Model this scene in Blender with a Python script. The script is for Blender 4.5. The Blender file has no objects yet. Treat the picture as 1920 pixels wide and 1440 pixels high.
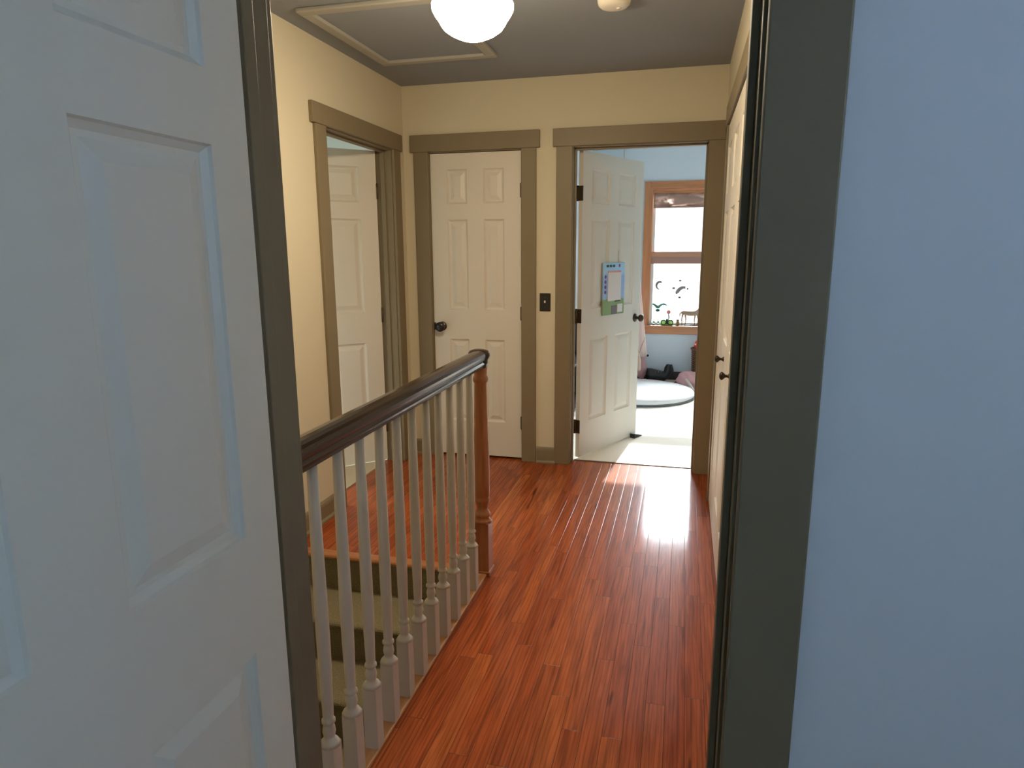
import bpy, bmesh, math, random
from mathutils import Vector, Matrix
random.seed(7)
SC = bpy.context.scene
COL = SC.collection
R = math.radians

# ------------------------------------------------------------------ materials
class NT:
    def __init__(s, name):
        s.m = bpy.data.materials.new(name); s.m.use_nodes = True
        s.t = s.m.node_tree; s.n = s.t.nodes; s.l = s.t.links
        s.b = s.n['Principled BSDF']; s.out = s.n['Material Output']
    def add(s, typ, **kw):
        nd = s.n.new(typ)
        for k, v in kw.items():
            if hasattr(nd, k): setattr(nd, k, v)
            else: nd.inputs[k.replace('_', ' ')].default_value = v
        return nd
    def link(s, a, b): s.l.new(a, b)
    def set(s, **kw):
        for k, v in kw.items(): s.b.inputs[k.replace('_', ' ')].default_value = v

def c4(c): return (c[0], c[1], c[2], 1)

def paint(name, col, rough=0.5, var=0.06, scale=6, bump=0.0, bscale=300, coat=0.0, spec=0.5):
    t = NT(name)
    co = t.add('ShaderNodeTexCoord')
    nz = t.add('ShaderNodeTexNoise'); nz.inputs['Scale'].default_value = scale; nz.inputs['Detail'].default_value = 4
    t.link(co.outputs['Object'], nz.inputs['Vector'])
    mx = t.add('ShaderNodeMix'); mx.data_type = 'RGBA'
    mx.inputs['A'].default_value = c4([x * (1 - var) for x in col])
    mx.inputs['B'].default_value = c4([min(1, x * (1 + var)) for x in col])
    t.link(nz.outputs['Fac'], mx.inputs['Factor'])
    t.link(mx.outputs['Result'], t.b.inputs['Base Color'])
    t.set(Roughness=rough, Specular_IOR_Level=spec)
    if coat: t.set(Coat_Weight=coat, Coat_Roughness=0.15)
    if bump:
        n2 = t.add('ShaderNodeTexNoise'); n2.inputs['Scale'].default_value = bscale
        t.link(co.outputs['Object'], n2.inputs['Vector'])
        bp = t.add('ShaderNodeBump'); bp.inputs['Strength'].default_value = bump; bp.inputs['Distance'].default_value = 0.002
        t.link(n2.outputs['Fac'], bp.inputs['Height']); t.link(bp.outputs['Normal'], t.b.inputs['Normal'])
    return t.m

def plain(name, col, rough=0.4, metal=0.0, spec=0.5):
    t = NT(name); t.set(Base_Color=c4(col), Roughness=rough, Metallic=metal, Specular_IOR_Level=spec)
    return t.m

def wood(name, dark, light, axis='Y', scale=1.0, rough=0.3, coat=0.3, stretch=14):
    t = NT(name)
    co = t.add('ShaderNodeTexCoord'); mp = t.add('ShaderNodeMapping')
    sc = [30 * scale] * 3; sc['XYZ'.index(axis)] = 30 * scale / stretch
    mp.inputs['Scale'].default_value = sc
    t.link(co.outputs['Object'], mp.inputs['Vector'])
    nz = t.add('ShaderNodeTexNoise'); nz.inputs['Scale'].default_value = 1.6; nz.inputs['Detail'].default_value = 6; nz.inputs['Distortion'].default_value = 0.6
    t.link(mp.outputs['Vector'], nz.inputs['Vector'])
    cr = t.add('ShaderNodeValToRGB')
    cr.color_ramp.elements[0].position = 0.3; cr.color_ramp.elements[0].color = c4(dark)
    cr.color_ramp.elements[1].position = 0.7; cr.color_ramp.elements[1].color = c4(light)
    t.link(nz.outputs['Fac'], cr.inputs['Fac']); t.link(cr.outputs['Color'], t.b.inputs['Base Color'])
    t.set(Roughness=rough, Coat_Weight=coat, Coat_Roughness=0.15)
    return t.m

def oak_floor(name):
    """Strip oak: 57 mm boards running along Y, each board with its own tone, grain and length."""
    t = NT(name)
    co = t.add('ShaderNodeTexCoord')
    sp = t.add('ShaderNodeSeparateXYZ'); t.link(co.outputs['Object'], sp.inputs['Vector'])
    def M(op, a, b=None, c=None):
        nd = t.add('ShaderNodeMath', operation=op)
        for i, v in enumerate((a, b, c)):
            if v is None: continue
            if isinstance(v, (int, float)): nd.inputs[i].default_value = v
            else: t.link(v, nd.inputs[i])
        return nd.outputs[0]
    W = 0.0595
    xs = M('DIVIDE', sp.outputs['X'], W)
    row = M('FLOOR', xs); fx = M('FRACT', xs)
    rn = t.add('ShaderNodeTexWhiteNoise', noise_dimensions='1D'); t.link(row, rn.inputs['W'])
    off = M('MULTIPLY', rn.outputs['Value'], 7.0)
    ln = M('MULTIPLY_ADD', rn.outputs['Value'], 0.35, 0.62)
    ys = M('ADD', M('DIVIDE', sp.outputs['Y'], ln), off)
    seg = M('FLOOR', ys); fy = M('FRACT', ys)
    cb = t.add('ShaderNodeCombineXYZ'); t.link(row, cb.inputs['X']); t.link(seg, cb.inputs['Y'])
    wn = t.add('ShaderNodeTexWhiteNoise', noise_dimensions='2D'); t.link(cb.outputs['Vector'], wn.inputs['Vector'])
    # grain coordinates, shifted per board
    sh = t.add('ShaderNodeVectorMath', operation='MULTIPLY_ADD')
    t.link(wn.outputs['Color'], sh.inputs[0]); sh.inputs[1].default_value = (9, 9, 9); t.link(co.outputs['Object'], sh.inputs[2])
    mp = t.add('ShaderNodeMapping'); mp.inputs['Scale'].default_value = (55, 3.2, 1)
    t.link(sh.outputs['Vector'], mp.inputs['Vector'])
    g1 = t.add('ShaderNodeTexNoise'); g1.inputs['Scale'].default_value = 1.0; g1.inputs['Detail'].default_value = 5; g1.inputs['Distortion'].default_value = 0.8
    t.link(mp.outputs['Vector'], g1.inputs['Vector'])
    mp2 = t.add('ShaderNodeMapping'); mp2.inputs['Scale'].default_value = (14, 0.9, 1)
    t.link(sh.outputs['Vector'], mp2.inputs['Vector'])
    g2 = t.add('ShaderNodeTexWave', wave_type='BANDS', bands_direction='X'); g2.inputs['Scale'].default_value = 1.6
    g2.inputs['Distortion'].default_value = 9; g2.inputs['Detail'].default_value = 3; g2.inputs['Detail Scale'].default_value = 1.2
    t.link(mp2.outputs['Vector'], g2.inputs['Vector'])
    tone = t.add('ShaderNodeValToRGB'); e = tone.color_ramp.elements
    e[0].position = 0.0; e[0].color = (0.325, 0.068, 0.018, 1)
    e[1].position = 1.0; e[1].color = (0.46, 0.125, 0.034, 1)
    m_ = tone.color_ramp.elements.new(0.35); m_.color = (0.375, 0.084, 0.022, 1)
    m_ = tone.color_ramp.elements.new(0.75); m_.color = (0.41, 0.100, 0.027, 1)
    t.link(wn.outputs['Value'], tone.inputs['Fac'])
    gm = t.add('ShaderNodeValToRGB'); e = gm.color_ramp.elements
    e[0].position = 0.33; e[0].color = (0.55, 0.50, 0.45, 1); e[1].position = 0.62; e[1].color = (1.08, 1.08, 1.08, 1)
    t.link(g1.outputs['Fac'], gm.inputs['Fac'])
    mx = t.add('ShaderNodeMix', data_type='RGBA', blend_type='MULTIPLY'); mx.inputs['Factor'].default_value = 0.9
    t.link(tone.outputs['Color'], mx.inputs['A']); t.link(gm.outputs['Color'], mx.inputs['B'])
    gw = t.add('ShaderNodeValToRGB'); e = gw.color_ramp.elements
    e[0].position = 0.0; e[0].color = (0.62, 0.55, 0.5, 1); e[1].position = 0.35; e[1].color = (1, 1, 1, 1)
    t.link(g2.outputs['Fac'], gw.inputs['Fac'])
    mx2 = t.add('ShaderNodeMix', data_type='RGBA', blend_type='MULTIPLY'); mx2.inputs['Factor'].default_value = 0.7
    t.link(mx.outputs['Result'], mx2.inputs['A']); t.link(gw.outputs['Color'], mx2.inputs['B'])
    # dark mineral streaks, here and there
    mp3 = t.add('ShaderNodeMapping'); mp3.inputs['Scale'].default_value = (26, 2.6, 1)
    t.link(sh.outputs['Vector'], mp3.inputs['Vector'])
    g3 = t.add('ShaderNodeTexNoise'); g3.inputs['Scale'].default_value = 1.0; g3.inputs['Detail'].default_value = 2
    t.link(mp3.outputs['Vector'], g3.inputs['Vector'])
    st = t.add('ShaderNodeValToRGB'); e = st.color_ramp.elements
    e[0].position = 0.70; e[0].color = (1, 1, 1, 1); e[1].position = 0.78; e[1].color = (0.22, 0.17, 0.14, 1)
    t.link(g3.outputs['Fac'], st.inputs['Fac'])
    mx3 = t.add('ShaderNodeMix', data_type='RGBA', blend_type='MULTIPLY'); mx3.inputs['Factor'].default_value = 1
    t.link(mx2.outputs['Result'], mx3.inputs['A']); t.link(st.outputs['Color'], mx3.inputs['B'])
    # seams between boards
    dx = M('MULTIPLY', M('MINIMUM', fx, M('SUBTRACT', 1.0, fx)), W)
    dy = M('MULTIPLY', M('MINIMUM', fy, M('SUBTRACT', 1.0, fy)), ln)
    sx = M('SMOOTH_MIN', dx, dy, 0.0005)
    seam = t.add('ShaderNodeMapRange', interpolation_type='SMOOTHSTEP'); seam.inputs['From Min'].default_value = 0.0003; seam.inputs['From Max'].default_value = 0.0013
    t.link(sx, seam.inputs['Value'])
    mx4 = t.add('ShaderNodeMix', data_type='RGBA', blend_type='MIX')
    mx4.inputs['A'].default_value = (0.055, 0.018, 0.008, 1)
    t.link(mx3.outputs['Result'], mx4.inputs['B']); t.link(seam.outputs['Result'], mx4.inputs['Factor'])
    t.link(mx4.outputs['Result'], t.b.inputs['Base Color'])
    # each board is cupped and tilted a little, so highlights break at the seams
    tilt = M('MULTIPLY', M('SUBTRACT', wn.outputs['Value'], 0.5), M('MULTIPLY', fx, 0.00012))
    cup = M('MULTIPLY', M('POWER', M('ABSOLUTE', M('SUBTRACT', M('MULTIPLY', fx, 2.0), 1.0)), 4.0), -0.00016)
    hh = M('ADD', M('ADD', tilt, cup), M('MULTIPLY', seam.outputs['Result'], 0.0004))
    wv = t.add('ShaderNodeTexNoise'); wv.inputs['Scale'].default_value = 7; wv.inputs['Detail'].default_value = 2
    t.link(co.outputs['Object'], wv.inputs['Vector'])
    hh = M('ADD', hh, M('MULTIPLY', wv.outputs['Fac'], 0.0005))
    hh = M('ADD', hh, M('MULTIPLY', g1.outputs['Fac'], 0.00003))
    bp = t.add('ShaderNodeBump'); bp.inputs['Strength'].default_value = 0.8; bp.inputs['Distance'].default_value = 1.0
    t.link(hh, bp.inputs['Height']); t.link(bp.outputs['Normal'], t.b.inputs['Normal'])
    t.link(bp.outputs['Normal'], t.b.inputs['Coat Normal'])
    t.set(Roughness=0.42, Coat_Weight=0.55, Coat_Roughness=0.11, Specular_IOR_Level=0.06)
    return t.m

def carpet(name, a, b, scale=260):
    t = NT(name)
    co = t.add('ShaderNodeTexCoord')
    v = t.add('ShaderNodeTexVoronoi'); v.inputs['Scale'].default_value = scale
    t.link(co.outputs['Object'], v.inputs['Vector'])
    mx = t.add('ShaderNodeMix', data_type='RGBA'); mx.inputs['A'].default_value = c4(a); mx.inputs['B'].default_value = c4(b)
    t.link(v.outputs['Distance'], mx.inputs['Factor']); t.link(mx.outputs['Result'], t.b.inputs['Base Color'])
    bp = t.add('ShaderNodeBump'); bp.inputs['Strength'].default_value = 0.5; bp.inputs['Distance'].default_value = 0.003
    t.link(v.outputs['Distance'], bp.inputs['Height']); t.link(bp.outputs['Normal'], t.b.inputs['Normal'])
    t.set(Roughness=0.95, Specular_IOR_Level=0.1)
    return t.m

def emit(name, col, strength):
    t = NT(name)
    t.set(Base_Color=(0.8, 0.78, 0.72, 1), Roughness=0.3, Emission_Color=c4(col), Emission_Strength=strength)
    return t.m

def glass(name):
    t = NT(name)
    tr = t.add('ShaderNodeBsdfTransparent'); gl = t.add('ShaderNodeBsdfGlossy'); gl.inputs['Roughness'].default_value = 0.02
    fr = t.add('ShaderNodeFresnel'); fr.inputs['IOR'].default_value = 1.3
    mx = t.add('ShaderNodeMixShader')
    t.link(fr.outputs[0], mx.inputs[0]); t.link(tr.outputs[0], mx.inputs[1]); t.link(gl.outputs[0], mx.inputs[2])
    t.link(mx.outputs[0], t.out.inputs['Surface'])
    return t.m

def sheer(name, col, through=0.5):
    t = NT(name)
    t.set(Base_Color=c4(col), Roughness=0.8)
    tl = t.add('ShaderNodeBsdfTranslucent'); tl.inputs['Color'].default_value = c4(col)
    mx = t.add('ShaderNodeMixShader'); mx.inputs[0].default_value = through
    t.link(t.b.outputs[0], mx.inputs[1]); t.link(tl.outputs[0], mx.inputs[2]); t.link(mx.outputs[0], t.out.inputs['Surface'])
    return t.m

HALL = paint('hall_wall_paint', (0.64, 0.58, 0.43), 0.75, 0.03, 3, 0.15)
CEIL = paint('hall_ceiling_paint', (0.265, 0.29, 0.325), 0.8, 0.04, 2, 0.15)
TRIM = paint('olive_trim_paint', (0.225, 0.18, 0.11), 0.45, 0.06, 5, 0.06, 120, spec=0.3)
NEARTRIM = paint('shaded_trim_paint', (0.135, 0.120, 0.082), 0.5, 0.06, 5, 0.06, 120, spec=0.25)  # olive trim paint darkened, putting the near doorway's shade into its colour
DOOR = paint('cream_door_paint', (0.68, 0.635, 0.55), 0.42, 0.02, 3)
NEARDOOR = paint('white_door_paint', (0.68, 0.71, 0.69), 0.45, 0.02, 3)
STUDY = paint('near_room_wall_paint', (0.70, 0.79, 0.90), 0.75, 0.02, 3)
BLUE = paint('bedroom_wall_paint', (0.74, 0.85, 0.93), 0.75, 0.02, 3)
WHITE = paint('white_ceiling_paint', (0.80, 0.80, 0.78), 0.8, 0.02, 3)
SIDE = paint('side_room_wall_paint', (0.66, 0.70, 0.66), 0.8, 0.02, 3)
OAK = oak_floor('oak_strip_floor')
NOSE = wood('oak_nosing', (0.30, 0.105, 0.035), (0.45, 0.18, 0.06), 'X', 1.0, 0.35, 0.4)
CURB = wood('oak_curb', (0.36, 0.17, 0.07), (0.52, 0.27, 0.12), 'Y', 1.0, 0.4, 0.3)
NEWEL = wood('oak_newel', (0.29, 0.10, 0.036), (0.42, 0.16, 0.057), 'Z', 1.0, 0.35, 0.35)
RAIL = wood('dark_walnut_rail', (0.014, 0.008, 0.006), (0.034, 0.020, 0.013), 'Y', 1.0, 0.17, 0.0)
RAIL.node_tree.nodes['Principled BSDF'].inputs['Specular IOR Level'].default_value = 0.33
BALW = paint('white_baluster_paint', (0.54, 0.52, 0.48), 0.35, 0.02, 4)
STAIRC = carpet('stair_carpet', (0.135, 0.115, 0.07), (0.27, 0.235, 0.145))
BEDC = carpet('bedroom_carpet', (0.70, 0.64, 0.54), (0.86, 0.80, 0.70), 320)
SIDEC = carpet('side_room_carpet', (0.50, 0.42, 0.30), (0.62, 0.54, 0.40), 320)
BLACK = plain('black_metal', (0.012, 0.011, 0.010), 0.32, 0.0, 0.6)
BRONZE = plain('oil_rubbed_bronze', (0.045, 0.032, 0.022), 0.35, 0.7)
BRASSY = plain('aged_bronze_hinge', (0.13, 0.10, 0.07), 0.42, 0.8)
CREAMP = plain('cream_plastic', (0.78, 0.74, 0.64), 0.35)
OPAL_T = NT('opal_glass_lit')      # the bulb sits low in the globe, so its lower half gives most of the light
OPAL_T.set(Base_Color=(0.8, 0.78, 0.72, 1), Roughness=0.3, Emission_Color=(1.0, 0.82, 0.57, 1))
_c = OPAL_T.add('ShaderNodeTexCoord'); _s = OPAL_T.add('ShaderNodeSeparateXYZ'); _m = OPAL_T.add('ShaderNodeMapRange')
_m.inputs['From Min'].default_value = -0.175; _m.inputs['From Max'].default_value = -0.24; _m.inputs['To Min'].default_value = 8.5; _m.inputs['To Max'].default_value = 138.0
OPAL_T.link(_c.outputs['Object'], _s.inputs[0]); OPAL_T.link(_s.outputs['Z'], _m.inputs['Value']); OPAL_T.link(_m.outputs['Result'], OPAL_T.b.inputs['Emission Strength'])
OPAL = OPAL_T.m
GLASS = glass('window_glass')
PINE = wood('window_fir', (0.46, 0.19, 0.075), (0.60, 0.28, 0.12), 'X', 0.8, 0.35, 0.3)
PINEV = wood('window_fir_upright', (0.46, 0.19, 0.075), (0.60, 0.28, 0.12), 'Z', 0.8, 0.35, 0.3)
RAILW = plain('sash_mauve_wood', (0.38, 0.22, 0.18), 0.4)
VINYL = plain('white_vinyl', (0.82, 0.82, 0.80), 0.4)

# ------------------------------------------------------------------ mesh helpers
class MB:
    def __init__(s): s.bm = bmesh.new(); s.mats = []
    def _mi(s, mat):
        if mat is None: return 0
        if mat not in s.mats: s.mats.append(mat)
        return s.mats.index(mat)
    def box(s, x0, x1, y0, y1, z0, z1, bev=0.0, mat=None, seg=2, mtx=None):
        v = [s.bm.verts.new(p) for p in ((x0,y0,z0),(x1,y0,z0),(x1,y1,z0),(x0,y1,z0),(x0,y0,z1),(x1,y0,z1),(x1,y1,z1),(x0,y1,z1))]
        fs = [s.bm.faces.new([v[i] for i in q]) for q in ((3,2,1,0),(4,5,6,7),(0,1,5,4),(1,2,6,5),(2,3,7,6),(3,0,4,7))]
        mi = s._mi(mat)
        for f in fs: f.material_index = mi
        geo = v
        if bev:
            es = list({e for f in fs for e in f.edges})
            r = bmesh.ops.bevel(s.bm, geom=es, offset=bev, segments=seg, affect='EDGES', profile=0.5)
            for f in r['faces']: f.material_index = mi
            geo = list({w for f in r['faces'] for w in f.verts} | {w for w in v if w.is_valid})
        if mtx is not None: bmesh.ops.transform(s.bm, matrix=mtx, verts=geo)
        return s
    def lathe(s, prof, c=(0,0,0), seg=24, mat=None, axis='Z', smooth=True, caps=True):
        mi = s._mi(mat); rings = []
        for r_, h in prof:
            ring = []
            for i in range(seg):
                a = 2*math.pi*i/seg; p = (r_*math.cos(a), r_*math.sin(a), h)
                if axis == 'X': p = (p[2], p[0], p[1])
                if axis == 'Y': p = (p[1], p[2], p[0])
                ring.append(s.bm.verts.new((c[0]+p[0], c[1]+p[1], c[2]+p[2])))
            rings.append(ring)
        for a, b in zip(rings, rings[1:]):
            for i in range(seg):
                f = s.bm.faces.new((a[i], a[(i+1)%seg], b[(i+1)%seg], b[i])); f.smooth = smooth; f.material_index = mi
        if caps:
            f = s.bm.faces.new(rings[0][::-1]); f.material_index = mi
            f = s.bm.faces.new(rings[-1]); f.material_index = mi
        return s
    def tube(s, pts, rad, seg=8, mat=None):
        mi = s._mi(mat); n = len(pts); pts = [Vector(p) for p in pts]
        rad = rad if isinstance(rad, (list, tuple)) else [rad]*n
        rings = []; up = None
        for i, p in enumerate(pts):
            d = (pts[min(i+1, n-1)] - pts[max(i-1, 0)]).normalized()
            if up is None: up = d.orthogonal().normalized()
            up = (up - d*up.dot(d)).normalized(); sd = d.cross(up)
            rings.append([s.bm.verts.new(p + (up*math.cos(2*math.pi*k/seg) + sd*math.sin(2*math.pi*k/seg))*rad[i]) for k in range(seg)])
        for a, b in zip(rings, rings[1:]):
            for i in range(seg):
                f = s.bm.faces.new((a[i], a[(i+1)%seg], b[(i+1)%seg], b[i])); f.smooth = True; f.material_index = mi
        s.bm.faces.new(rings[0][::-1]).material_index = mi; s.bm.faces.new(rings[-1]).material_index = mi
        return s
    def prism(s, poly, axis, a0, a1, mat=None, smooth=False):
        """extrude a 2-D polygon along an axis (poly given in the two other axes, in cyclic order)"""
        mi = s._mi(mat)
        def P(p, a):
            return {'X': (a, p[0], p[1]), 'Y': (p[0], a, p[1]), 'Z': (p[0], p[1], a)}[axis]
        A = [s.bm.verts.new(P(p, a0)) for p in poly]; B = [s.bm.verts.new(P(p, a1)) for p in poly]
        n = len(poly)
        for i in range(n):
            f = s.bm.faces.new((A[i], A[(i+1)%n], B[(i+1)%n], B[i])); f.material_index = mi; f.smooth = smooth
        s.bm.faces.new(A[::-1]).material_index = mi; s.bm.faces.new(B).material_index = mi
        return s
    def ball(s, c, r, mat=None, sub=3, sc=(1,1,1), noise=0.0):
        mi = s._mi(mat)
        g = bmesh.ops.create_icosphere(s.bm, subdivisions=sub, radius=r)
        for v in g['verts']:
            k = 1 + (random.uniform(-noise, noise) if noise else 0)
            v.co = Vector((v.co.x*sc[0]*k + c[0], v.co.y*sc[1]*k + c[1], v.co.z*sc[2]*k + c[2]))
        for f in {f for v in g['verts'] for f in v.link_faces}: f.smooth = True; f.material_index = mi
        return s
    def build(s, name, mat=None, parent=None, loc=None, rot=None):
        bmesh.ops.recalc_face_normals(s.bm, faces=s.bm.faces)
        me = bpy.data.meshes.new(name); s.bm.to_mesh(me); s.bm.free()
        if s.mats:
            for m in s.mats: me.materials.append(m)
        elif mat: me.materials.append(mat)
        o = bpy.data.objects.new(name, me); COL.objects.link(o)
        if loc is not None: o.location = loc
        if rot is not None: o.rotation_euler = rot
        if parent is not None: o.parent = parent
        return o

def tag(o, label, cat=None, group=None, kind=None):
    o['label'] = label
    if cat: o['category'] = cat
    if group: o['group'] = group
    if kind: o['kind'] = kind
    return o
def struct(o, label=None, cat=None):
    o['kind'] = 'structure'
    if label: o['label'] = label
    if cat: o['category'] = cat
    return o
def thing(name, label, cat, loc=(0,0,0), rz=0.0, group=None):
    o = bpy.data.objects.new(name, None); COL.objects.link(o)
    o.empty_display_size = 0.1; o.location = loc; o.rotation_euler = (0, 0, rz)
    return tag(o, label, cat, group)
def copy_tree(o, parent=None):
    c = o.copy(); COL.objects.link(c)
    if parent is not None: c.parent = parent
    for ch in list(o.children): copy_tree(ch, c)
    return c

H = 2.44
def wall(name, axis, a0, a1, b0, b1, z0, z1, mat, holes=(), label=None, cat='wall'):
    """a slab: axis X = slab runs along X (b = its y range), axis Y = runs along Y. holes: (u0,u1,z0,z1)"""
    m = MB()
    def put(u0, u1, w0, w1):
        if u1-u0 < 1e-5 or w1-w0 < 1e-5: return
        if axis == 'X': m.box(u0, u1, b0, b1, w0, w1)
        else: m.box(b0, b1, u0, u1, w0, w1)
    u = a0
    for (h0, h1, w0, w1) in sorted(holes):
        put(u, h0, z0, z1); put(h0, h1, z0, w0); put(h0, h1, w1, z1); u = h1
    put(u, a1, z0, z1)
    return struct(m.build(name, mat), label, cat)

# ------------------------------------------------------------------ hall shell
YB = 4.27          # hall face of the back wall
XL = -1.81         # left wall face
XR = 0.20          # right wall face
D1 = (3.25, 4.07)  # left wall doorway
D2 = (-1.635, -1.022)
D3 = (-0.69, 0.106)
DH = 2.035
wall('wall_left', 'Y', 0.55, 4.327, -1.865, XL, -3.0, H, HALL, [(D1[0]-0.014, D1[1]+0.014, -0.2, DH+0.002)])
wall('wall_back', 'X', XL, 0.26, YB, 4.327, -0.2, H, HALL, [(D2[0]-0.014, D2[1]+0.014, -0.2, DH+0.002), (D3[0]-0.014, D3[1]+0.014, -0.2, DH+0.002)])
CL = (2.03, 3.77)  # closet opening in the right wall
wall('wall_right', 'Y', 1.06, YB, XR, 0.26, -0.2, H, HALL, [(CL[0]-0.014, CL[1]+0.014, -0.2, DH+0.002)])
N0, N1 = -0.68, 0.08
wall('wall_front', 'X', -1.865, 0.26, 1.003, 1.06, -0.2, H, HALL, [(N0-0.014, N1+0.014, -0.2, DH+0.002)])
m = MB(); m.box(0.26, 0.9, 1.9, 3.9, -0.15, -0.03); m.box(0.86, 0.9, 1.9, 3.9, -0.03, 2.2); m.box(0.26, 0.86, 1.9, 1.94, -0.03, 2.2); m.box(0.26, 0.86, 3.86, 3.9, -0.03, 2.2); m.box(0.26, 0.9, 1.9, 3.9, 2.2, 2.24)
struct(m.build('wall_closet', WHITE), 'inside of the closet behind the folding doors', 'wall')
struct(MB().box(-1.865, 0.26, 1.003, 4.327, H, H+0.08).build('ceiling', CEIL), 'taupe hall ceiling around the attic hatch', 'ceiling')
m = MB(); m.box(-0.80, 0.30, 0.93, 4.36, -0.16, 0.0); m.box(-1.92, -0.80, 2.70, 4.36, -0.16, 0.0)
struct(m.build('floor', OAK), 'glossy red oak strip floor of the hall', 'floor')
NOSEB = MB(); NOSEB.prism([(2.655, -0.024), (2.648, -0.018), (2.645, -0.010), (2.648, -0.003), (2.656, 0.0), (2.70, 0.0), (2.70, -0.024)], 'X', XL, -0.851)
struct(NOSEB.build('trim_1', NOSE), 'rounded oak nosing board at the top of the stairs', 'trim')

m = MB(); m.box(-1.80, -0.99, 4.327, 4.95, -0.05, 0.0); m.box(-1.80, -1.0, 4.327, 4.95, 2.3, 2.34); m.box(-1.80, -1.77, 4.327, 4.95, 0, 2.3); m.box(-1.09, -1.062, 4.327, 4.95, 0, 2.3); m.box(-1.77, -1.09, 4.92, 4.95, 0, 2.3)
struct(m.build('wall_linen_closet', WHITE), 'inside of the narrow closet behind the closed door', 'wall')

# back baseboards and left baseboard
def baseboard(name, axis, a0, a1, face, out, label):
    m = MB(); pr = [(0, 0), (0.016, 0), (0.016, 0.085), (0.013, 0.098), (0.006, 0.106), (0, 0.107)]
    if axis == 'X': m.prism([(face + out*p, q) for p, q in pr], 'X', a0, a1)
    else: m.prism([(face + out*p, q) for p, q in pr], 'Y', a0, a1)
    sh = [(0.016, 0), (0.028, 0), (0.027, 0.008), (0.022, 0.015), (0.016, 0.018)]
    if axis == 'X': m.prism([(face + out*p, q) for p, q in sh], 'X', a0, a1)
    else: m.prism([(face + out*p, q) for p, q in sh], 'Y', a0, a1)
    return struct(m.build(name, TRIM), label, 'baseboard')
baseboard('baseboard_back', 'X', -0.917, -0.789, YB, -1, 'short olive baseboard under the light switch')
baseboard('baseboard_left', 'Y', 2.70, 3.16, XL, 1, 'olive baseboard running to the top of the stairs')
baseboard('baseboard_corner', 'X', XL, -1.735, YB, -1, 'sliver of olive baseboard in the far left corner')
baseboard('baseboard_right', 'Y', 1.16, 1.94, XR, -1, 'olive baseboard at the near end of the right wall')

# ------------------------------------------------------------------ casings and jambs
def casing(name, axis, o0, o1, face, out, label, depth, wl=0.09, wr=0.09, ear=0.022, head=0.095, htop=None, jamb_in=0.115, mat=TRIM, earR=None, stop_at=None, rev=0.006):
    """square-edged casing on one face of a wall plus the jamb lining through the wall."""
    t = 0.019; top = DH - 0.01
    earR = ear if earR is None else earR
    m = MB()
    def B(u0, u1, d0, d1, z0, z1, bev=0.003):
        f0, f1 = sorted((face + out*d0, face + out*d1))
        if axis == 'X': m.box(u0, u1, f0, f1, z0, z1, bev)
        else: m.box(f0, f1, u0, u1, z0, z1, bev)
    B(o0 - wl, o0 - 0.004, 0, t, 0, top + rev)
    B(o1 + 0.004, o1 + wr, 0, t, 0, top + rev)
    B(o0 - wl - ear, o1 + wr + earR, 0, t + 0.004, top + rev, top + rev + head)
    root = struct(m.build(name, mat), label, 'door casing')
    j = MB()
    def J(u0, u1, d0, d1, z0, z1):
        f0, f1 = sorted((face - out*d0, face - out*d1))
        if axis == 'X': j.box(u0, u1, f0, f1, z0, z1, 0.0015)
        else: j.box(f0, f1, u0, u1, z0, z1, 0.0015)
    J(o0 - 0.014, o0, 0.0, jamb_in, 0, top); J(o1, o1 + 0.014, 0.0, jamb_in, 0, top)
    J(o0 - 0.014, o1 + 0.014, 0.0, jamb_in, top, top + 0.012)
    if stop_at is not None:
        a, b = stop_at
        J(o0, o0 + 0.011, a, b, 0, top); J(o1 - 0.011, o1, a, b, 0, top)
        J(o0, o1, a, b, top - 0.011, top)
    j.build('door_jamb', mat, root)
    return root
casing('trim_2', 'Y', D1[0], D1[1], XL, 1, 'brown olive door casing on the left wall', 0.115, wl=0.105, wr=0.105, ear=0.03, earR=0.03, head=0.1, stop_at=(0.045, 0.075))
casing('trim_3', 'X', D2[0], D2[1], YB, -1, 'olive casing around the closed door on the back wall', 0.115, wl=0.10, wr=0.10, ear=0.022, head=0.105, stop_at=(0.048, 0.08))
casing('trim_4', 'X', D3[0], D3[1], YB, -1, 'olive casing around the open bedroom doorway', 0.115, wl=0.105, wr=0.10, ear=0.022, earR=-0.008, head=0.105, stop_at=(0.045, 0.078))
casing('trim_5', 'Y', CL[0], CL[1], XR, -1, 'dark olive casing around the closet folding doors', 0.06, jamb_in=0.06, head=0.105)
# near doorway: hall side and room side
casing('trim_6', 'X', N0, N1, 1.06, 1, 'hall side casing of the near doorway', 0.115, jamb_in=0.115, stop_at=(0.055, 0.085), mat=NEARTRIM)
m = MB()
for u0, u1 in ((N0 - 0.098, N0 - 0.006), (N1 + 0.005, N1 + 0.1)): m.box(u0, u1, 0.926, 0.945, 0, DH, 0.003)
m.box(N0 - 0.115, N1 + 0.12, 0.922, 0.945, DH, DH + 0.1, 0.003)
struct(m.build('trim_7', NEARTRIM), 'dark casing framing the near right edge of the view', 'door casing')

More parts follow.
